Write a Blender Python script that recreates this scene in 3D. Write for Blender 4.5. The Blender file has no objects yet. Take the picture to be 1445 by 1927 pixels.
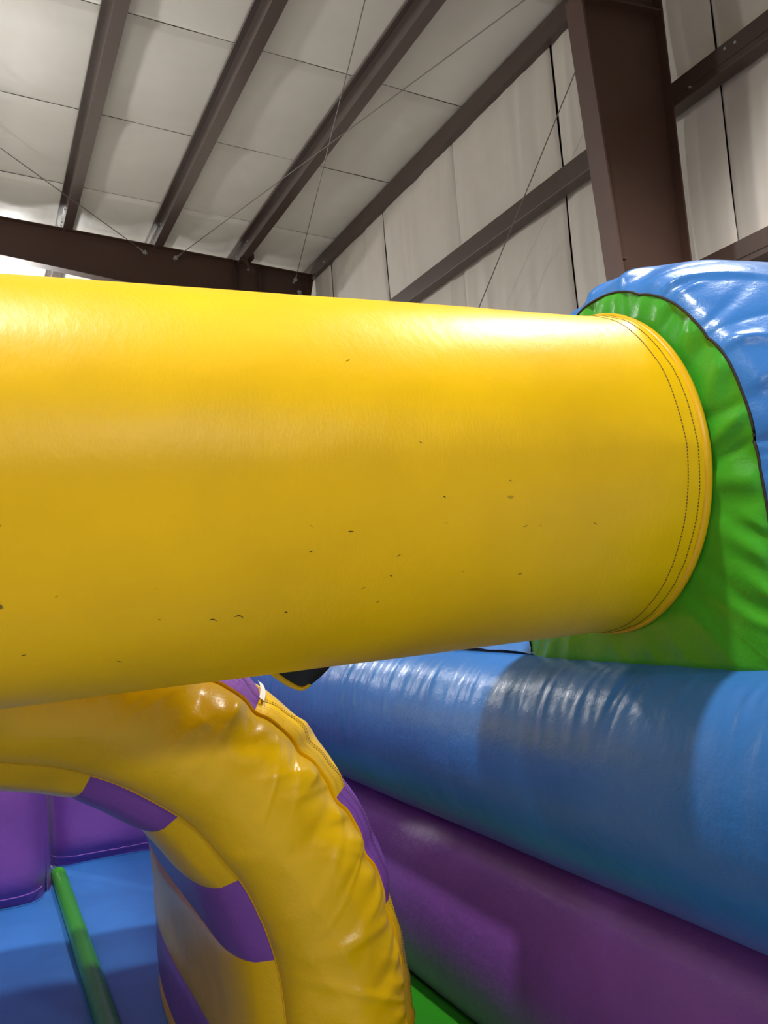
import bpy, bmesh, math, random
from mathutils import Vector, Matrix, noise
random.seed(7)
CZ = 1.55                                   # eye height above the concrete
sc = bpy.context.scene
COL = sc.collection
# ------------------------------------------------------------------ camera
yaw, pit, rol = math.radians(24.1458), math.radians(4.3826), math.radians(-5.03)
fwd = Vector((math.sin(yaw)*math.cos(pit), math.cos(yaw)*math.cos(pit), math.sin(pit)))
rgt = Vector((math.cos(yaw), -math.sin(yaw), 0)); up = rgt.cross(fwd)
r2 = rgt*math.cos(rol) + up*math.sin(rol); u2 = -rgt*math.sin(rol) + up*math.cos(rol)
cam = bpy.data.cameras.new('camera'); camo = bpy.data.objects.new('camera', cam); COL.objects.link(camo)
camo.matrix_world = Matrix(((r2.x, u2.x, -fwd.x, 0), (r2.y, u2.y, -fwd.y, 0), (r2.z, u2.z, -fwd.z, CZ), (0, 0, 0, 1)))
cam.sensor_fit = 'HORIZONTAL'; cam.sensor_width = 36; cam.lens = 36*1750/1445
cam.clip_start = .05; cam.clip_end = 200
sc.camera = camo
# ------------------------------------------------------------------ light
w = bpy.data.worlds.new('world'); sc.world = w; w.use_nodes = True
w.node_tree.nodes['Background'].inputs[0].default_value = (1, .97, .92, 1)
w.node_tree.nodes['Background'].inputs[1].default_value = .3
def lamp(x, y, z, e, r=.18, col=(1, .975, .935)):
    l = bpy.data.lights.new('bay_or_fill_lamp', 'POINT'); l.energy = e; l.shadow_soft_size = r; l.color = col
    o = bpy.data.objects.new('bay_or_fill_lamp', l); COL.objects.link(o); o.location = (x, y, z+CZ)
def bay(x, y, z, e, r=.2, ang=150, col=(1, .975, .935)):
    """high-bay lamp with a reflector, or an added fill: shines down in a wide cone"""
    l = bpy.data.lights.new('bay_or_fill_lamp', 'SPOT'); l.energy = e; l.shadow_soft_size = r; l.color = col
    l.spot_size = math.radians(ang); l.spot_blend = .35
    o = bpy.data.objects.new('bay_or_fill_lamp', l); COL.objects.link(o); o.location = (x, y, z+CZ)
bay(-.2, 1.25, 5.2, 1900, .16)
bay(3.9, 2.9, 4.7, 1250, .45, 110)
bay(2.4, -8.0, 4.2, 1500, .25, 168)
bay(-2.2, -9.0, 4.2, 1100, .25, 168)  # added fill behind the camera, lifts the tube front and the arch
bay(-6.0, 3.0, 4.8, 220)
lamp(-1.6, 9.2, 4.2, 420)  # added fill out of view on the left, brightens the ceiling insulation
lamp(-3.0, -1.5, 4.4, 120)
lamp(.6, 18.5, 4.2, 1100)
lamp(-4.5, 18.5, 4.2, 700)
vs = sc.view_settings
vs.view_transform = 'Standard'; vs.look = 'None'; vs.gamma = 1; vs.use_curve_mapping = False
vs.exposure = -0.87

# ------------------------------------------------------------------ helpers
def tag(o, label=None, cat=None, group=None, kind=None):
    if label: o['label'] = label
    if cat: o['category'] = cat
    if group: o['group'] = group
    if kind: o['kind'] = kind
    return o
def empty(name, loc=(0, 0, 0)):
    o = bpy.data.objects.new(name, None); COL.objects.link(o); o.location = loc; o.empty_display_size = .2
    return o
def mk(name, verts, faces, mat, parent=None, smooth=False):
    """verts are camera-relative (eye at origin); world = + CZ in z"""
    me = bpy.data.meshes.new(name)
    off = Vector((0, 0, CZ))
    p = parent
    while p is not None:
        off = off - p.location; p = p.parent
    me.from_pydata([tuple(Vector(v)+off) for v in verts], [], faces)
    me.update()
    if smooth: me.polygons.foreach_set('use_smooth', [True]*len(me.polygons))
    me.materials.append(M[mat])
    o = bpy.data.objects.new(name, me); COL.objects.link(o)
    if parent: o.parent = parent
    return o
class MB:
    def __init__(s): s.v = []; s.f = []
    def grid(s, nu, nv, fn, flip=False):
        b = len(s.v)
        for i in range(nu+1):
            for j in range(nv+1): s.v.append(tuple(fn(i/nu, j/nv)))
        for i in range(nu):
            for j in range(nv):
                q = (b+i*(nv+1)+j, b+(i+1)*(nv+1)+j, b+(i+1)*(nv+1)+j+1, b+i*(nv+1)+j+1)
                s.f.append(q[::-1] if flip else q)
        return s
    def box(s, x0, x1, y0, y1, z0, z1):
        b = len(s.v)
        s.v += [(x0,y0,z0),(x1,y0,z0),(x1,y1,z0),(x0,y1,z0),(x0,y0,z1),(x1,y0,z1),(x1,y1,z1),(x0,y1,z1)]
        s.f += [tuple(b+k for k in q) for q in ((0,3,2,1),(4,5,6,7),(0,1,5,4),(1,2,6,5),(2,3,7,6),(3,0,4,7))]
        return s
    def prism(s, poly, ax, a0, a1):
        """poly of 2-D points extruded along axis ax ('y': poly is (x,z); 'x': (y,z); 'z': (x,y))"""
        def P(p, a): return {'y': (p[0], a, p[1]), 'x': (a, p[0], p[1]), 'z': (p[0], p[1], a)}[ax]
        n = len(poly); b = len(s.v)
        s.v += [P(p, a0) for p in poly] + [P(p, a1) for p in poly]
        s.f += [tuple(range(b+n-1, b-1, -1)), tuple(range(b+n, b+2*n))]
        s.f += [(b+i, b+(i+1) % n, b+n+(i+1) % n, b+n+i) for i in range(n)]
        return s
    def tube(s, pts, r, n=8, cap=True):
        pts = [Vector(p) for p in pts]; b = len(s.v); m = len(pts)
        for i, p in enumerate(pts):
            d = (pts[min(i+1, m-1)]-pts[max(i-1, 0)]).normalized()
            a = d.cross(Vector((0, 0, 1)))
            if a.length < 1e-3: a = d.cross(Vector((1, 0, 0)))
            a.normalize(); c = d.cross(a)
            rr = r[i] if isinstance(r, (list, tuple)) else r
            for k in range(n):
                t = 2*math.pi*k/n; s.v.append(tuple(p+(a*math.cos(t)+c*math.sin(t))*rr))
        for i in range(m-1):
            for k in range(n):
                s.f.append((b+i*n+k, b+i*n+(k+1) % n, b+(i+1)*n+(k+1) % n, b+(i+1)*n+k))
        if cap:
            s.f += [tuple(range(b, b+n)), tuple(range(b+(m-1)*n+n-1, b+(m-1)*n-1, -1))]
        return s
    def dash(s, a, b_, nrm, wid=.0012, h=.0008):
        """a short flat stitch from a to b_ standing a hair proud along nrm"""
        a = Vector(a); b_ = Vector(b_); nrm = Vector(nrm).normalized()
        t = (b_-a).normalized().cross(nrm)*wid
        k = len(s.v)
        s.v += [tuple(q) for q in (a-t, b_-t, b_+t, a+t, a-t*.4+nrm*h, b_-t*.4+nrm*h, b_+t*.4+nrm*h, a+t*.4+nrm*h)]
        s.f += [tuple(k+i for i in q) for q in ((4,5,6,7),(0,1,5,4),(1,2,6,5),(2,3,7,6),(3,0,4,7))]
    def build(s, name, mat, parent=None, smooth=False): return mk(name, s.v, s.f, mat, parent, smooth)
def N(x, y=0., z=0.): return noise.noise(Vector((x, y, z)))
def ridge(x, y=0., z=0.): return 1-2*abs(N(x, y, z))
def sm(a, b, x):
    t = min(1, max(0, (x-a)/(b-a))); return t*t*(3-2*t)

def creases(seed, n, a, b, amp, wid, ln, tilt=.5):
    """random tension folds that start on a seam (L=0) at s in a..b; returns f(s, L) in metres"""
    rg = random.Random(seed); C = []
    for i in range(n):
        C.append((a+(b-a)*(i+rg.random())/n, rg.uniform(-tilt, tilt), wid*rg.uniform(.5, 1.5), ln*rg.uniform(.3, 1.7)*(1 if rg.random() < .8 else 1.8), amp*rg.uniform(.3, 1)*(1 if rg.random() < .6 else -.7)))
    def f(s, L):
        t = 0.
        for (c, k, w_, l_, h) in C:
            d = s-c-k*L
            ww = w_*(1+L/l_*.8)
            if abs(d) < 2.6*ww and L < 3*l_: t += h*math.exp(-(d/ww)**2)*math.exp(-(L/l_)**1.5)
        return t*(1-math.exp(-L/.006))
    return f

# ------------------------------------------------------------------ materials
M = {}
def newmat(name):
    m = bpy.data.materials.new(name); m.use_nodes = True; M[name] = m
    nt = m.node_tree; return m, nt, nt.nodes['Principled BSDF']
def lin(c): return tuple(((x/255)/12.92 if x/255 <= .04045 else ((x/255+.055)/1.055)**2.4) for x in c)+(1,)
def node(nt, t, **k):
    n = nt.nodes.new(t)
    for a, b in k.items(): setattr(n, a, b)
    return n
def vinyl(name, c, rough=.3, bump=.25, specks=False, bscale=38, stretch=None, spec=.45):
    m, nt, b = newmat(name); L = nt.links.new
    tc = node(nt, 'ShaderNodeTexCoord')
    n1 = node(nt, 'ShaderNodeTexNoise'); n1.inputs['Scale'].default_value = 3; n1.inputs['Detail'].default_value = 5
    L(tc.outputs['Object'], n1.inputs['Vector'])
    mx = node(nt, 'ShaderNodeMix', data_type='RGBA')
    col = lin(c); dk = tuple(x*.86 for x in col[:3])+(1,)
    mx.inputs[6].default_value = dk; mx.inputs[7].default_value = col
    rp = node(nt, 'ShaderNodeMapRange'); rp.inputs['From Min'].default_value = .32; rp.inputs['From Max'].default_value = .62
    L(n1.outputs['Fac'], rp.inputs['Value']); L(rp.outputs[0], mx.inputs[0])
    out = mx.outputs[2]
    if specks:
        mp = node(nt, 'ShaderNodeMapping'); mp.inputs['Scale'].default_value = (1.0, 1.6, 1.6); L(tc.outputs['Object'], mp.inputs['Vector'])
        v = node(nt, 'ShaderNodeTexNoise'); v.inputs['Scale'].default_value = 26; v.inputs['Detail'].default_value = 2; L(mp.outputs[0], v.inputs['Vector'])
        v2 = node(nt, 'ShaderNodeTexNoise'); v2.inputs['Scale'].default_value = 3.1; v2.inputs['Detail'].default_value = 0; L(mp.outputs[0], v2.inputs['Vector'])
        a = node(nt, 'ShaderNodeMapRange'); a.inputs['From Min'].default_value = .755; a.inputs['From Max'].default_value = .80; L(v.outputs['Fac'], a.inputs['Value'])
        a2 = node(nt, 'ShaderNodeMapRange'); a2.inputs['From Min'].default_value = .45; a2.inputs['From Max'].default_value = .60; L(v2.outputs['Fac'], a2.inputs['Value'])
        mu = node(nt, 'ShaderNodeMath', operation='MULTIPLY'); L(a.outputs[0], mu.inputs[0]); L(a2.outputs[0], mu.inputs[1])
        m3 = node(nt, 'ShaderNodeMath', operation='MULTIPLY'); L(mu.outputs[0], m3.inputs[0]); m3.inputs[1].default_value = .8
        mx2 = node(nt, 'ShaderNodeMix', data_type='RGBA'); L(m3.outputs[0], mx2.inputs[0]); L(out, mx2.inputs[6]); mx2.inputs[7].default_value = (.05, .035, .01, 1)
        out = mx2.outputs[2]
    L(out, b.inputs['Base Color'])
    n2 = node(nt, 'ShaderNodeTexNoise'); n2.inputs['Scale'].default_value = bscale; n2.inputs['Detail'].default_value = 4; n2.inputs['Roughness'].default_value = .6
    if stretch:
        ms = node(nt, 'ShaderNodeMapping'); ms.inputs['Scale'].default_value = stretch; L(tc.outputs['Object'], ms.inputs['Vector']); L(ms.outputs[0], n2.inputs['Vector'])
    else: L(tc.outputs['Object'], n2.inputs['Vector'])
    n3 = node(nt, 'ShaderNodeTexNoise'); n3.inputs['Scale'].default_value = 7; n3.inputs['Detail'].default_value = 2
    L(tc.outputs['Object'], n3.inputs['Vector'])
    ad = node(nt, 'ShaderNodeMath', operation='MULTIPLY_ADD'); L(n3.outputs['Fac'], ad.inputs[0]); ad.inputs[1].default_value = 3.0; L(n2.outputs['Fac'], ad.inputs[2])
    bp = node(nt, 'ShaderNodeBump'); bp.inputs['Strength'].default_value = bump; bp.inputs['Distance'].default_value = .006
    L(ad.outputs[0], bp.inputs['Height']); L(bp.outputs[0], b.inputs['Normal'])
    b.inputs['Roughness'].default_value = rough
    b.inputs['Specular IOR Level'].default_value = spec
    return m
YEL, PUR, BLU, GRN = (248, 199, 0), (138, 84, 180), (56, 122, 200), (66, 168, 40)
vinyl('yellow_vinyl', YEL, .38, .11, specks=True, bscale=30, stretch=(2.2, 1, 1), spec=.3)
vinyl('yellow_vinyl_plain', YEL, .3, .25)
vinyl('purple_vinyl', PUR, .36, .25)
vinyl('blue_vinyl', BLU, .3, .25)
vinyl('green_vinyl', GRN, .3, .25)
vinyl('blue_floor_vinyl', (66, 134, 218), .42, .2)
vinyl('green_floor_vinyl', (48, 150, 28), .42, .2)
vinyl('yellow_rim_vinyl', (240, 184, 10), .35, .1)
vinyl('black_vinyl', (38, 36, 30), .45, .15)
def plain(name, c, rough=.6, bump=0, bscale=60, metal=0, var=.12, spec=.5):
    m, nt, b = newmat(name); L = nt.links.new
    tc = node(nt, 'ShaderNodeTexCoord')
    n1 = node(nt, 'ShaderNodeTexNoise'); n1.inputs['Scale'].default_value = 4; n1.inputs['Detail'].default_value = 6
    L(tc.outputs['Object'], n1.inputs['Vector'])
    mx = node(nt, 'ShaderNodeMix', data_type='RGBA'); col = lin(c)
    mx.inputs[6].default_value = tuple(x*(1-var) for x in col[:3])+(1,); mx.inputs[7].default_value = tuple(min(1, x*(1+var)) for x in col[:3])+(1,)
    L(n1.outputs['Fac'], mx.inputs[0]); L(mx.outputs[2], b.inputs['Base Color'])
    b.inputs['Roughness'].default_value = rough; b.inputs['Metallic'].default_value = metal; b.inputs['Specular IOR Level'].default_value = spec
    if bump:
        n2 = node(nt, 'ShaderNodeTexNoise'); n2.inputs['Scale'].default_value = bscale; n2.inputs['Detail'].default_value = 4
        L(tc.outputs['Object'], n2.inputs['Vector'])
        bp = node(nt, 'ShaderNodeBump'); bp.inputs['Strength'].default_value = bump; bp.inputs['Distance'].default_value = .01
        L(n2.outputs['Fac'], bp.inputs['Height']); L(bp.outputs[0], b.inputs['Normal'])
    return m
plain('insulation', (222, 220, 214), .5, .25, 9, var=.05)
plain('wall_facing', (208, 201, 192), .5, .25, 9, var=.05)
plain('roof_sheet', (60, 58, 55), .8)
plain('steel_brown', (74, 51, 41), .5, .1)
plain('steel_red', (84, 58, 50), .5, .1)
plain('purlin_steel', (84, 70, 66), .28, .06, spec=.9)
plain('girt_steel', (70, 54, 47), .42, .08)
plain('galvanised', (185, 185, 182), .35, 0, metal=.6)
plain('cable_steel', (120, 116, 110), .5, 0, metal=.3)
plain('concrete', (185, 182, 174), .7, .2, 30)
plain('thread', (96, 66, 30), .8)
plain('thread_dark', (40, 34, 20), .8)
plain('white_webbing', (235, 232, 225), .6)

# ------------------------------------------------------------------ building shell
T = .1265                                   # roof pitch
def roof(x): return 6.0-T*x
XW = 5.40; YE = 24.0; YB = -16.0; XL = -11.0
def struct(o): o['kind'] = 'structure'; return o
struct(MB().box(XL-.2, XW+.4, YB-.2, YE+.2, -CZ-.12, -CZ).build('floor', 'concrete'))
ce = struct(MB().prism([(XL-.2, roof(XL)+.10), (XW+.4, roof(XW)+.10), (XW+.4, roof(XW)+.16), (XL-.2, roof(XL)+.16)], 'y', YB-.2, YE+.2).build('ceiling', 'roof_sheet'))
wr = struct(MB().box(XW+.14, XW+.2, YB, YE, -CZ, roof(XW)+.1).build('wall_right', 'roof_sheet'))
struct(MB().prism([(XL, -CZ), (XW+.14, -CZ), (XW+.14, roof(XW)+.08), (XL, roof(XL)+.08)], 'y', YE, YE+.15).build('wall_far', 'insulation'))
struct(MB().prism([(XL, -CZ), (XW+.14, -CZ), (XW+.14, roof(XW)+.08), (XL, roof(XL)+.08)], 'y', YB-.15, YB).build('wall_near', 'insulation'))
struct(MB().box(XL-.15, XL, YB, YE, -CZ, roof(XL)+.08).build('wall_left', 'insulation'))

PUX = [1.475-1.3075*k for k in range(1, 5)][::-1] + [1.475, 2.79, 4.09]
def sag(x):
    """0 at a purlin, 1 between two"""
    xs = PUX+[XW]
    for a, b in zip(xs, xs[1:]):
        if a <= x <= b: return math.sin(math.pi*(x-a)/(b-a))
    return .5
seams = [8.85+2.04*k for k in range(-12, 9)]
seams[0] = YB
for k, (y0, y1) in enumerate(zip(seams, seams[1:])):
    near = 4.5 < (y0+y1)/2 < 17
    nu, nv = (110, 60) if near else (36, 8)
    xa = -7.0 if near else XL
    def fn(u, v, y0=y0, y1=y1, k=k, near=near):
        x = XL+(XW-XL)*u if u < .2 else XL+(XW-XL)*u
        y = y0+.006+(y1-y0-.012)*(v if not near else (v*.96+.02 if 0 < v < 1 else v))
        d = min(v, 1-v)*(y1-y0)
        s = sag(x)
        z = roof(x)-.035*s*(1-math.exp(-d/.22))
        z -= .010*s*sm(0, 1, v)*N(x*.9, k*3.1)
        z += .005*ridge(x*.35+k*9, y*2.6, 1.7)*s*(1-math.exp(-d/.1)) + .007*N(x*.6, y*1.4, k)
        if d < .012: z += .03
        # slack that hangs just short of the far frame
        z -= .06*s**.7*sm(13.3, 13.95, y)*(1-sm(14.0, 16.5, y))
        y += .006*N(x*3, k*5.)
        return (x, y, z)
    MB().grid(nu, nv, fn, True).build('insulation_panel', 'insulation', ce, True)
wseams = [7.17+2.05*k for k in range(-11, 9)]
for k, (y0, y1) in enumerate(zip(wseams, wseams[1:])):
    near = 2 < (y0+y1)/2 < 15
    nu, nv = (40, 64) if near else (10, 10)
    def fn(u, v, y0=y0, y1=y1, k=k):
        z = -CZ+.02+(roof(XW)+CZ)*u
        d = min(v, 1-v)*(y1-y0)
        y = y0+.0025+(y1-y0-.005)*v + .018*N(z*1.1, k*7., 2)*(1 if d < .3 else .3)
        g = min(abs(z-3.64), abs(z-2.17), abs(z-.7), abs(z-5.2), abs(z+.8))
        x = XW+.030-.035*(1-math.exp(-d/.15))*(1-math.exp(-g/.25)) - .020*ridge(y*2.3, z*.35, k*1.0) - .008*ridge(y*6.1+.4*z, z*.5, k+5.)*(1-math.exp(-g/.3))
        if d < .006: x += .012
        return (x, y, z)
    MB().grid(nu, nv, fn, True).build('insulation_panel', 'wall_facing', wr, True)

# ------------------------------------------------------------------ steel frame
PW, PB = .205, .14
where = {10: 'nearest the eave wall', 9: 'third from the eave wall', 8: 'fourth from the eave wall'}
for k, x in enumerate(PUX):
    z = roof(x)-.012
    # Z section: web, lower flange to +x with a lip, upper flange to -x
    poly = [(x, z), (x, z-PW), (x+PB, z-PW), (x+PB, z-PW+.03), (x+PB-.006, z-PW+.03), (x+PB-.006, z-PW+.006), (x+.006, z-PW+.006), (x+.006, z-.006), (x-.07+.006, z-.006), (x-.07+.006, z-.03), (x-.07, z-.03), (x-.07, z)]
    poly = poly[::-1]
    e = empty('roof_purlin', (x, 14, z-PW+CZ))
    n = len(PUX)-1-k
    lab = {0: 'brown steel roof purlin next to the eave strut, crossed by two thin cables', 1: 'brown steel roof purlin, second in from the eave strut, pale flange', 2: 'brown steel roof purlin, third in from the eave strut, leftmost in full view', 3: 'brown steel roof purlin, fourth in from the eave strut', 4: 'brown steel roof purlin, fifth in from the eave strut', 5: 'brown steel roof purlin, sixth in from the eave strut', 6: 'brown steel roof purlin, seventh in from the eave strut'}[n]
    tag(e, lab, 'purlin', 'roof purlins')
    psec = MB().prism(poly, 'y', YB+.2, YE-.2).build('purlin_section', 'purlin_steel', e)
    for by in (13.93, 14.07, 13.45, 13.3):
        MB().tube([(x-.012, by, z-.10), (x+.001, by, z-.10)], .013, 6).build('bolt', 'galvanised', psec)
# eave strut
e = empty('eave_strut', (5.35, 14, 5.07+CZ)); tag(e, 'dark brown eave strut running where ceiling meets right wall', 'beam')
MB().prism([(5.315, 5.285), (5.315, 5.07), (5.395, 5.07), (5.395, 5.10), (5.388, 5.10), (5.388, 5.077), (5.322, 5.077), (5.322, 5.278), (5.39, 5.278), (5.39, 5.285)][::-1], 'y', YB+.2, YE-.2).build('strut_section', 'girt_steel', e)
MB().tube([(5.305, 13.3, 5.12), (5.316, 13.3, 5.12)], .018, 8).build('bolt', 'galvanised', e)
# girts
for z0, z1, lab in ((3.534, 3.725, 'brown wall girt just below the eave strut, passing behind the column'), (2.075, 2.264, 'brown wall girt low on the right wall beside the column'), (.62, .81, 'brown wall girt hidden behind the inflatable on the right wall')):
    e = empty('wall_girt', (5.3, 8, z0+CZ)); tag(e, lab, 'girt', 'wall girts')
    MB().prism([(5.23, z1), (5.23, z0+.01), (5.235, z0), (5.37, z0), (5.37, z0+.03), (5.364, z0+.03), (5.364, z0+.006), (5.24, z0+.006), (5.237, z0+.012), (5.237, z1-.006), (5.37, z1-.006), (5.37, z1)][::-1], 'y', YB+.2, YE-.2).build('girt_section', 'girt_steel', e)
    MB().box(5.224, 5.23, YB+.2, 5.3, z0+.055, z0+.062).build('rolled_edge', 'girt_steel', e)
    if z0 > 3:
        for by, bz in ((4.84, z1-.05), (4.74, z1-.06), (5.22, z0+.055)):
            MB().tube([(5.217, by, bz), (5.232, by, bz)], .011, 8).build('bolt', 'galvanised', e)
# portal frames
def frame(Y, rname, rlab, clab, bot, fw=.2, reach=-10.5):
    xo = 5.225
    col = empty('steel_column', (5.0, Y, 0)); tag(col, clab, 'column', 'steel columns')
    xi = lambda z: 4.673-.0523*z           # tapered inner edge
    zt = 5.06
    MB().prism([(xi(-CZ), -CZ), (xo, -CZ), (xo, zt), (xi(zt)+.1, zt)][::-1], 'y', Y-.008, Y+.008).build('web', 'steel_brown', col)
    MB().prism([(xi(-CZ)-.016, -CZ), (xi(-CZ), -CZ), (xi(4.35), 4.35), (xi(4.35)-.016, 4.35)][::-1], 'y', Y-fw/2, Y+fw/2).build('inner_flange', 'steel_red', col)
    MB().box(xo-.012, xo+.002, Y-fw/2, Y+fw/2, -CZ, zt).build('outer_flange', 'steel_brown', col)
    MB().box(xi(4.33), xo, Y-fw/2, Y-.008, 4.32, 4.335).build('stiffener', 'steel_brown', col)
    MB().box(4.5, 5.3, Y-.2, Y+.2, -CZ, -CZ+.02).build('base_plate', 'steel_brown', col)
    if Y < 10:
        MB().box(xi(2.27)+.0, xi(2.27)+.05, Y-.1, Y-.008, 2.26, 2.27).build('clip', 'steel_brown', col)
    top = lambda x: 5.80-T*x
    r = empty(rname, (0, Y, top(0)+CZ)); tag(r, rlab, 'rafter', 'roof rafters')
    b = bot
    MB().prism([(reach, b(reach)), (4.45, b(4.45)), (xo+.005, b(4.45)), (xo+.16, top(xo)-.02), (xo+.16, top(xo+.16)), (reach, top(reach))][::-1], 'y', Y-.007, Y+.007).build('web', 'steel_brown', r)
    MB().prism([(reach, top(reach)-.012), (xo+.16, top(xo+.16)-.012), (xo+.16, top(xo+.16)), (reach, top(reach))], 'y', Y-fw/2, Y+fw/2).build('top_flange', 'steel_brown', r)
    MB().prism([(reach, b(reach)-.014), (4.45, b(4.45)-.014), (4.45, b(4.45)), (reach, b(reach))], 'y', Y-fw/2, Y+fw/2).build('bottom_flange', 'steel_red', r)
    for x in (4.02, 4.42):
        MB().box(x, x+.012, Y-fw/2, Y-.007, b(x), top(x)-.012).build('stiffener', 'steel_brown', r)
    for x, z in ((4.27, top(4.27)-.09), (4.33, top(4.3)-.55), (4.23, top(4.3)-.55), (5.02, 5.0)):
        MB().tube([(x, Y-.025, z), (x, Y, z)], .02, 6).build('bolt', 'galvanised', r)
    return r
frame(5.51, 'roof_rafter', 'brown steel rafter above the big column, over the viewer', 'massive tapered brown steel column rising behind the blue turret', lambda x: 5.24-.178*x)
frame(14.0, 'roof_rafter', 'almost black steel rafter along the far end of the ceiling above yellow tube', 'far steel column at the end of the dark rafter, mostly behind yellow tube', lambda x: 5.267-.178*x)
# purlin clip with sag-angle brace at the far rafter
e = empty('purlin_brace', (4.2, 13.9, 5.2+CZ)); tag(e, 'short steel angle brace between dark far rafter and purlin', 'brace')
MB().prism([(4.08, 5.27), (4.12, 5.33), (4.30, 5.02), (4.255, 5.02)], 'y', 13.72, 13.74).build('brace_plate', 'steel_brown', e)
MB().box(4.25, 4.30, 13.7, 13.9, 5.255, 5.33).build('brace_angle', 'steel_brown', e)
# bracing cables
def cable(a, b, lab, sagz=0.0):
    a = Vector(a); b = Vector(b)
    e = empty('brace_cable', (a.x, a.y, a.z+CZ)); tag(e, lab, 'cable', 'cross bracing cables')
    d = (b-a).normalized()
    MB().tube([a.lerp(b, t)-Vector((0, 0, sagz*4*t*(1-t))) for t in [i/12 for i in range(13)]], .006, 6).build('wire', 'cable_steel', e)
    tb = MB().tube([a, a+d*.12, a+d*.13, a+d*.22], [.014, .014, .009, .009], 8).build('turnbuckle', 'galvanised', e)
    MB().tube([a-d*.03, a+d*.02], .035, 6).build('hillside_washer', 'galvanised', tb)
    MB().tube([b-d*.2, b], .012, 8).build('turnbuckle', 'galvanised', e)
rz = lambda x: 5.80-T*x-.12
cable((2.66, 13.97, rz(2.66)), (-4.7, 5.53, rz(-4.7)), 'thin bracing cable at far left running down to the dark rafter')
cable((3.12, 13.97, rz(3.12)), (5.0, 5.53, rz(5.0)), 'thin bracing cable rising from dark rafter towards the top of the column')
cable((5.05, 13.97, rz(5.05)), (3.1, 5.53, rz(3.1)), 'thin bracing cable rising steeply from the right end of dark rafter')
cable((5.1, 5.53, 5.02), (5.1, 13.97, -1.3), 'thin bracing rod slanting across the right wall beside the column')
cable((5.1, 13.97, 4.84), (5.1, 5.53, -1.3), 'short visible bit of bracing rod right of the dark rafter end')

# ------------------------------------------------------------------ inflatable: floor
FZ = -1.38
fl = empty('bounce_floor', (.4, 3.5, 0)); tag(fl, 'blue inflatable bounce floor with raised green strips under the arch', 'bounce floor')
def pad(name, mat, x0, x1, y0, y1, h=.03, nu=24, nv=60):
    def fn(u, v):
        e = (4*u*(1-u))**.35*(4*v*(1-v))**.2
        x = x0+(x1-x0)*u; y = y0+(y1-y0)*v
        return (x, y, FZ-.03+h*e+.004*N(x*2.2, y*2.2, 4))
    b = MB().grid(nu, nv, fn, False)
    k = len(b.v); b.v += [(x0, y0, -CZ), (x1, y0, -CZ), (x1, y1, -CZ), (x0, y1, -CZ), (x0, y0, FZ-.03), (x1, y0, FZ-.03), (x1, y1, FZ-.03), (x0, y1, FZ-.03)]
    b.f += [tuple(k+i for i in q) for q in ((0, 1, 5, 4), (1, 2, 6, 5), (2, 3, 7, 6), (3, 0, 4, 7))]
    return b.build(name, mat, fl, True)
pad('floor_panel', 'blue_floor_vinyl', -1.6, .335, 1.0, 6.2)
pad('floor_panel', 'blue_floor_vinyl', .335, .98, 1.0, 6.2)
pad('floor_panel', 'green_floor_vinyl', .98, 1.5, 1.0, 6.2, .035)
b = MB()
b.tube([(.345, 1.0+4.4*i/40, FZ-.006+.004*N(i*.7)) for i in range(41)], .040, 12)
b.build('raised_strip', 'green_vinyl', fl, True)

# purple end cushions
def cushion(name, lab, x0, x1, yf, z1, ncol, seed):
    e = empty(name, ((x0+x1)/2, yf+.2, FZ+CZ)); tag(e, lab, 'wall cushion', 'purple end cushions')
    dep = .42
    def prof(t):     # rounded rectangle around, t 0..1 over front incl. corners
        x = x0+(x1-x0)*t
        d = min(t, 1-t)*(x1-x0)
        y = yf+dep*.5*(1-(1-max(0, 1-d/.14)**2)**.5 if d < .14 else 0)
        wv = .03*abs(math.sin(math.pi*(x-x1)/((x1-x0)/ncol)))**.6
        return x, y-wv*(1 if d > .05 else 0)+.02
    def fn(u, v):
        x, y = prof(u); z = FZ-.02+(z1-FZ)*v
        y += .07*(1-sm(0, .10, v))**2 + .008*ridge(z*3.1, x*1.3, seed)
        return (x, y, z)
    cfp = MB().grid(60, 40, fn, False).build('front_panel', 'purple_vinyl', e, True)
    for xs, fl_ in ((x0, True), (x1, False)):
        MB().grid(10, 20, lambda u, v, xs=xs: (xs+(.03*(4*u*(1-u)) if xs == x1 else -.03*(4*u*(1-u))), yf+dep*.5+.02+dep*u, FZ-.02+(z1-FZ)*v), fl_).build('side_panel', 'purple_vinyl', e, True)
    MB().grid(20, 6, lambda u, v: (x0+(x1-x0)*u, prof(u)[1]+(dep*1.5-.0)*v*.9, z1-.02+.05*4*v*(1-v)), False).build('top_panel', 'purple_vinyl', e, True)
    b = MB()
    b.tube([(x0+(x1-x0)*(i/60), prof(i/60)[1]-.002+.012, FZ+.045+.004*N(i*.5)) for i in range(1, 60)], .004, 6)
    b.build('seam_welt', 'purple_vinyl', cfp, True)
cushion('wall_cushion', 'purple inflatable end cushion at far left, bulging forward of its neighbour', -1.6, .275, 4.93, .35, 3, 1.)
cushion('wall_cushion', 'purple inflatable end cushion set further back, right of the green floor strip', .30, 1.35, 5.50, .35, 1, 5.)

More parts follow.
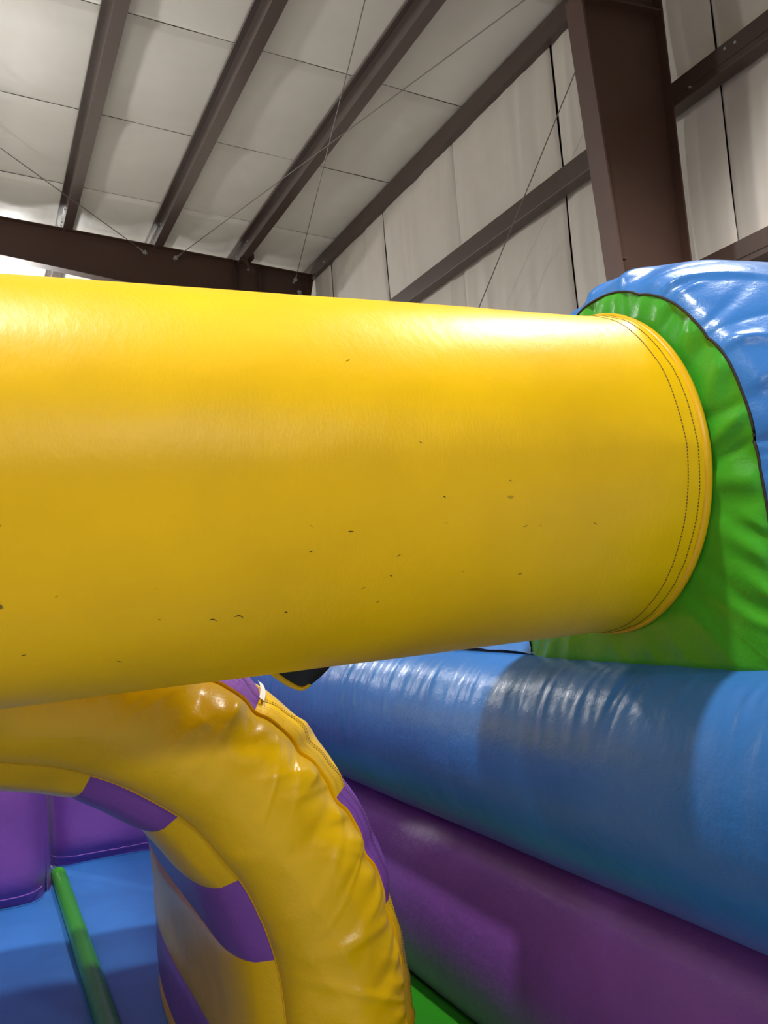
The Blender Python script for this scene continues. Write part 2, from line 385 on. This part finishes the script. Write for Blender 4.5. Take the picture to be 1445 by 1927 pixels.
# ------------------------------------------------------------------ inflatable: side wall of stacked tubes
sw = empty('side_wall', (1.5, 3, 0)); tag(sw, 'inflatable side wall of a blue tube stacked on a purple one', 'inflatable wall')
SY0, SY1 = .35, 6.6
def wallpanel(name, mat, pa, pb, bulge, nu=28, nv=150, g0=.0, g1=.0, seed=0, pw=.5):
    pa = Vector(pa); pb = Vector(pb); d = (pb-pa); n = Vector((-d.y, d.x)).normalized()   # to -x when going up
    if n.x > 0: n = -n
    cf = creases(40+int(seed), 240, SY0, SY1, g1, .010, .075, .35)
    def fn(u, v):
        y = SY0+(SY1-SY0)*v
        p = pa+d*u + n*bulge*(4*u*(1-u))**pw
        L = d.length
        g = g0*math.exp(-u*L/.09)+g1*math.exp(-(1-u)*L/.09)
        off = cf(y, (1-u)*L) + .006*N(y*1.5, u*2, seed+3)
        p = p+n*off
        return (p.x, y, p.y)
    return MB().grid(nv*6, nu*2, lambda a, b: fn(b, a), True).build(name, mat, sw, True)
wallpanel('lower_tube', 'purple_vinyl', (1.44, FZ-.03), (1.42, -.765), .175, g0=.0, g1=.0008, seed=1)
wallpanel('upper_tube', 'blue_vinyl', (1.42, -.765), (1.30, -.215), .20, g0=.0, g1=.0075, seed=2)
MB().grid(200, 16, lambda a, b: (1.30+.62*b, SY0+(SY1-SY0)*a, -.215+.10*(4*b*(1-b))**.6+.02*b+.010*math.exp(-b/.12)*ridge((SY0+(SY1-SY0)*a)*8.5, b, 6)), True).build('top_panel', 'blue_vinyl', sw, True)
MB().grid(60, 10, lambda a, b: (1.92+.15*math.sin(math.pi*b), SY0+(SY1-SY0)*a, -.195-(-.195-FZ+.0)*b), True).build('rear_panel', 'blue_vinyl', sw, True)
b = MB(); b.tube([(1.303, SY0+(SY1-SY0)*i/160, -.217+.001*N(i*.6)) for i in range(161)], .0025, 6); b.build('seam_welt', 'thread_dark', sw, True)

# ------------------------------------------------------------------ inflatable: turret (green face, blue band)
tu = empty('turret', (1.6, 1.63, -.2+CZ)); tag(tu, 'blue inflatable turret with green arched face at end of yellow tube', 'inflatable turret')
TX = 1.305; TYC = 1.655; TA, TB, TZ0, TZC = .412, .436, -.235, .15
TLEN = 2*(TZC-TZ0)+math.pi*(TA+TB)/2
cgr = creases(3, 46, 0, TLEN, .011, .016, .075); cbl = creases(4, 50, 0, TLEN, .016, .013, .10)
cgr2 = creases(8, 9, 0, TLEN, .012, .035, .16)
per = []
def tprof(t):
    """closed-bottom arch outline from near bottom over the top to far bottom, t 0..1 -> (y,z,ny,nz)"""
    hs = TZC-TZ0; arc = math.pi*(TA+TB)/2*1.0; tot = 2*hs+arc; s = t*tot
    if s < hs: return (TYC-TA-.02*(1-s/hs), TZ0+s, -1, 0)
    if s > hs+arc: return (TYC+TA, TZC-(s-hs-arc), 1, 0)
    a = math.pi*(s-hs)/arc
    y = TYC-TA*math.cos(a); z = TZC+TB*math.sin(a)
    n = Vector((-math.cos(a)/TA, math.sin(a)/TB)).normalized()
    return (y, z, n.x, n.y)
def tseam(t):
    y, z, ny, nz = tprof(t)
    k = .008*N(t*16, 3.3)+.010*abs(math.sin(t*math.pi*9+.5))**.5-.008
    return y+ny*k, z+nz*k, ny, nz
def green(u, v):
    t, q = u, v                             # q 0 at seam, 1 at centre
    y, z, ny, nz = tseam(t)
    L = .33*q
    cy, cz_ = TYC, .12
    yy = y+(cy-y)*q; zz = z+(cz_-z)*q
    x = TX-.026*(1-(1-q)**3.2)
    L = q*math.hypot(cy-y, cz_-z)
    x -= (cgr(t*TLEN, L)+cgr2(t*TLEN, L) + .004*ridge(t*5+1, q*1.4, 7)*sm(0, .2, q))*sm(0, .05, min(t, 1-t))
    return (x, yy, zz)
gfc = MB().grid(420, 40, green, False).build('green_face', 'green_vinyl', tu, True)
def greenlow(u, v):
    ya, yb = tseam(0)[0], tseam(1)[0]; y = ya+(yb-ya)*u; q = v
    zz = TZ0+(.12-TZ0)*q; yy = y+(TYC-y)*q
    x = TX-.026*(1-(1-q)**3.2)-.008*sm(0, .04, q)*(1-sm(.3, .6, q))*sm(0, .12, min(u, 1-u))
    L = .35*q
    x -= math.exp(-L/.10)*(1-math.exp(-L/.012))*.008*(ridge(y*9, q, 9)-.2)*sm(0, .12, min(u, 1-u))
    return (x, yy, zz)
MB().grid(120, 26, greenlow, True).build('green_face_foot', 'green_vinyl', tu, True)
def band(u, v):
    y, z, ny, nz = tseam(u)
    D = .68; X = TX+D*v
    bl = .085*(4*v*(1-v))**.55
    L = D*v; L2 = D*(1-v)
    bl += cbl(u*TLEN, L) + .005*N(u*7, L*5, 9)
    k = 1 if v < .5 else 1
    return (X, y+ny*bl, z+nz*bl)
MB().grid(480, 64, band, True).build('blue_band', 'blue_vinyl', tu, True)
MB().grid(80, 10, lambda u, v: (TX+.68+.05*(1-(1-v)**2), tseam(u)[0]*(1-v)+TYC*v, tseam(u)[1]*(1-v)+.12*v), True).build('rear_face', 'blue_vinyl', tu, True)
b = MB(); b.tube([(TX-.001, tseam(i/200)[0], tseam(i/200)[1]) for i in range(201)], .0028, 6); b.build('seam_welt', 'thread_dark', gfc, True)

# ------------------------------------------------------------------ inflatable: big yellow crossbar tube
TR = .35; TYT, TZT = 1.68, .203
ct = empty('crossbar_tube', (-.8, TYT, TZT-TR+CZ)); tag(ct, 'huge glossy yellow inflatable tube spanning the picture, sewn to the green face', 'inflatable tube')
XE = 1.266
def tc(x): return .210-.0095*x
cyl = creases(21, 40, 0, 2*math.pi, .0018, .05, .07, .8)
def tr(x, a):
    r = .3580-.0125*x+.0025*N(x*1.3, math.cos(a)*1.5, math.sin(a)*1.5)
    d = XE-x
    r += .005*math.exp(-d/.03)
    r += cyl(a, max(0, d))
    r += .0008*ridge(x*3.2+a*2.1, a*1.6-x*.8, 11)
    return r
def tubefn(u, v):
    a = 2*math.pi*v
    x = -3.6+(XE+3.6)*(1-(1-u)**1.6)
    r = tr(x, a)
    return (x, TYT+r*math.cos(a), tc(x)+r*math.sin(a))
tsk = MB().grid(220, 160, tubefn, True).build('tube_skin', 'yellow_vinyl', ct, True)
# welt at the sewn end, rim flange
b = MB()
RE = .3580-.0125*XE+.005
def rimfn(u, v):
    a = 2*math.pi*v
    prof = [(XE-.004, RE-.0005), (XE-.002, RE+.0025), (XE+.006, RE+.0045), (XE+.012, RE+.003), (XE+.014, RE-.006)]
    i = min(int(u*4), 3); f = u*4-i
    x = prof[i][0]*(1-f)+prof[i+1][0]*f; r = prof[i][1]*(1-f)+prof[i+1][1]*f
    r += .0006*N(a*4, 2)
    return (x, TYT+r*math.cos(a), tc(XE)+r*math.sin(a))
MB().grid(8, 160, rimfn, True).build('end_welt', 'yellow_rim_vinyl', ct, True)
for row, xs in enumerate((XE-.042, XE-.016)):
    b = MB(); n = 330
    for i in range(n):
        a0 = 2*math.pi*i/n; a1 = 2*math.pi*(i+.62)/n
        x = xs+.002*N(i*.07, row)
        P = lambda a: (x, TYT+(tr(x, a)+.0004)*math.cos(a), tc(x)+(tr(x, a)+.0004)*math.sin(a))
        b.dash(P(a0), P(a1), (0, math.cos(a0), math.sin(a0)), .0011, .0008)
    tag(b.build('stitching', 'thread', tsk), kind='stuff')
# closing flap hanging under the tube
fp = empty('tie_flap', (.62, 1.85, -.15+CZ)); tag(fp, 'small dark flap with yellow hem hanging under the yellow tube', 'flap')
def flap(u, v):
    x = .555+.135*u
    drop = .075*(1-abs(u-.50)**1.3*1.6)*v
    z = -.128-drop; y = 1.80+.05*v+.012*math.sin(u*5)
    return (x-.01*v, y, z)
def thick(fn, nu, nv, t=.006):
    b = MB(); b.grid(nu, nv, fn, False); b.grid(nu, nv, lambda u, v: tuple(Vector(fn(u, v))+Vector((0, t, 0))), True)
    for e in (0, 1):
        b.grid(nu, 1, lambda u, v, e=e: tuple(Vector(fn(u, e))+Vector((0, t*v, 0))), e == 0)
        b.grid(nv, 1, lambda u, v, e=e: tuple(Vector(fn(e, u))+Vector((0, t*v, 0))), e == 1)
    return b
fsh = thick(flap, 20, 10).build('flap_sheet', 'black_vinyl', fp, True)
b = MB(); b.tube([tuple(Vector(flap(i/24*.62, 1))+Vector((0, 0, .002))) for i in range(25)], [.009-.005*(i/24) for i in range(25)], 8); b.build('hem', 'yellow_vinyl_plain', fsh, True)

# ------------------------------------------------------------------ inflatable: arch tunnel
YA = 2.10; DEP = 1.60
def prof_b(d):
    e = max(0, 1-d/.8)
    return (1-e**2.2)**.6
def prof_in(d):
    e = max(0, 1-d/.24)
    return (1-e*e)**.5
cao_ = creases(31, 130, -40, 225, .019, 1.35, .07, 55); cao2 = creases(35, 60, -40, 225, .010, 1.1, .14, 60); cao3 = creases(36, 190, -40, 225, .0055, .55, .06, 70)
def cao(a, b): return cao_(a, b)+cao2(a, b)+cao3(a, b)
cai = creases(32, 60, -40, 225, .006, 2.2, .05, 40); coo = creases(33, 90, -40, 225, .013, 1.6, .07, 45)
ACX, ACZ = -.03*YA, -.45*YA; RI, RO = .312*YA, .447*YA
ar = empty('tunnel_arch', (ACX, YA+DEP/2, FZ+CZ)); tag(ar, 'yellow inflatable tunnel arch with purple and yellow striped sides under the tube', 'inflatable arch')
LEG = ACZ-FZ+.01
def apath(th):
    """th in degrees; 0..180 arc, below 0 / above 180 the straight legs (1 deg = .012 m) -> dir x, dir z, base x, base z"""
    if th < 0: return 1., 0., ACX, ACZ+th*.012
    if th > 180: return -1., 0., ACX, ACZ-(th-180)*.012
    a = math.radians(th); return math.cos(a), math.sin(a), ACX, ACZ
TH0, TH1 = -LEG/.012, 180+LEG/.012
cuts = [TH0, -6.5, 11.3, 29, 46.5, 65.3, 90-6, 90+18]   # stripe joints
def apt(th, r, y):
    cx, cz_, bx, bz = apath(th); return (bx+cx*r, y, bz+cz_*r)
bnd = [-32, -15, 11.3, 29, 46.8, 65.3, 83, 101, 119, 137, 155, 173, 191, 208]
def scal(th):
    """pinches of the outer seam at the stripe joints and between"""
    p = min(abs(th-q) for q in bnd + [38, 20, 56])
    return -.010*math.exp(-(p/1.6)**2)+.004*N(th*.12, 5)
def rseam(th): return RO+scal(th)
def riseam(th): return RI+.004*N(th*.1, 8)
def front(u, v):
    th = TH0+(TH1-TH0)*u; r0, r1 = riseam(th), rseam(th)
    r = r0+(r1-r0)*v; Wd = r1-r0
    y = YA-.105*(4*v*(1-v))**.62
    do = (1-v)*Wd; di = v*Wd
    y -= cao(th, do)+cai(th, di)
    y -= .006*ridge(th*.05+v*1.3, v*2.2-th*.02, 3)*(4*v*(1-v))
    return apt(th, r, y)
afp = MB().grid(1000, 72, front, False).build('front_panel', 'yellow_vinyl_plain', ar, True)
def back(u, v):
    th = TH0+(TH1-TH0)*u; r = RI+(RO-RI)*v
    return apt(th, r, YA+DEP+.06*(4*v*(1-v))**.6)
MB().grid(90, 8, back, True).build('back_panel', 'yellow_vinyl_plain', ar, True)
def strip(a0, a1, outer, mat, name):
    nn = max(6, int((a1-a0)*2.2))
    def fn(u, v):
        th = a0+(a1-a0)*u; y = YA+DEP*v
        d0 = v*DEP; d1 = (1-v)*DEP
        pin = .014*math.exp(-(min(th-a0, a1-th)/1.6)**1.0)   # joints sit a little deep
        if outer:
            r = RO+(rseam(th)-RO)*math.exp(-d0/.04)+.075*prof_in(d0)*prof_in(d1) + coo(th, d0) - pin*(4*v*(1-v))**.5
        else:
            r = riseam(th)-.085*prof_in(d0)*prof_b(d1) + pin*(4*v*(1-v))**.5
        return apt(th, r, y)
    return MB().grid(nn, 48, fn, outer).build(name, mat, ar, True)
edges = [TH0, -32, -15, 11.3, 29, 46.8, 65.3, 114.7, 133.2, 151, 168.7, 195, 212, TH1]
cols = ['yellow_vinyl_plain', 'purple_vinyl', 'yellow_vinyl_plain', 'purple_vinyl', 'yellow_vinyl_plain', 'purple_vinyl', 'yellow_vinyl_plain', 'purple_vinyl', 'yellow_vinyl_plain', 'purple_vinyl', 'yellow_vinyl_plain', 'purple_vinyl', 'yellow_vinyl_plain']
for a0, a1, m in zip(edges, edges[1:], cols):
    if a1-a0 < .5: continue
    strip(a0, a1, False, m, 'inner_panel'); strip(a0, a1, True, m, 'outer_panel')
# standing seam flap along the outer front edge
def welt(u, v):
    th = TH0+(TH1-TH0)*u
    return apt(th, rseam(th)-.002+.009*v, YA+.006*N(th*.3, 2)-.006*v)
def weltb(u, v):
    p = welt(u, v); return (p[0], p[1]+.005, p[2])
b = MB(); b.grid(420, 3, welt, False); b.grid(420, 3, weltb, True); b.grid(420, 1, lambda u, v: tuple(Vector(welt(u, 1)).lerp(Vector(weltb(u, 1)), v)), False)
osf = b.build('outer_seam_flap', 'yellow_vinyl_plain', afp, True)
b = MB(); b.tube([apt(TH0+(TH1-TH0)*i/300, riseam(TH0+(TH1-TH0)*i/300)-.0005, YA-.0005) for i in range(301)], .0016, 6); b.build('inner_seam_welt', 'yellow_rim_vinyl', afp, True)

# double stitching beside the outer seam, and a bit of white tape at one joint
for row, dd in enumerate((.020, .031)):
    b = MB(); n = 620
    for i in range(n):
        t0 = TH0+(TH1-TH0)*i/n; t1 = TH0+(TH1-TH0)*(i+.6)/n
        P = lambda th: apt(th, RO+(rseam(th)-RO)*math.exp(-dd/.04)+.075*prof_in(dd)*prof_b(DEP) + coo(th, dd)+.0006, YA+dd)
        cx, cz_, _, _ = apath(t0)
        b.dash(P(t0), P(t1), (cx, -.5, cz_), .0011, .0008)
    tag(b.build('stitching', 'thread', ar), kind='stuff')
def tape(u, v):
    th = 46.3+.9*u; d = .02+.10*v
    return apt(th, RO+(rseam(th)-RO)*math.exp(-d/.04)+.075*prof_in(d)+.004, YA+d)
MB().grid(4, 16, tape, True).build('white_tape', 'white_webbing', ar, True)
# dark scuffs on the tube
SC = [(0.334, -2.398), (0.375, -2.402), (0.451, -2.404), (0.48, -2.829), (0.573, 2.669), (0.633, -2.665), (0.624, -2.561), (0.671, 3.092), (0.61, -2.415), (0.87, -2.773), (1.018, -2.765), (0.545, -2.796), (0.709, -2.936), (0.199, -2.191), (0.578, -2.506), (0.48, -2.715), (0.252, -2.433), (0.836, -3.001), (0.063, -2.303), (0.759, -2.552)]
b = MB(); rg = random.Random(5)
for k, (x, a) in enumerate(SC):
    L = rg.uniform(.0025, .005)*(1.6 if k < 2 else 1); ang = rg.uniform(-.6, .6)
    pts = []
    for i in range(6):
        t = i/5-.5; xx = x+L*2*t*math.cos(ang); aa = a+(L*2*t*math.sin(ang)+L*.5*(t*t*4-1)*(1 if k < 3 else .2))/.35
        r = tr(xx, aa)+.0002; pts.append((xx, TYT+r*math.cos(aa), tc(xx)+r*math.sin(aa)))
    w_ = .0004*rg.uniform(.7, 1.8)
    b.tube(pts, [w_*.4, w_, w_*1.3, w_*1.1, w_, w_*.3], 5)
tag(b.build('scuff_mark', 'thread_dark', tsk, True), kind='stuff')
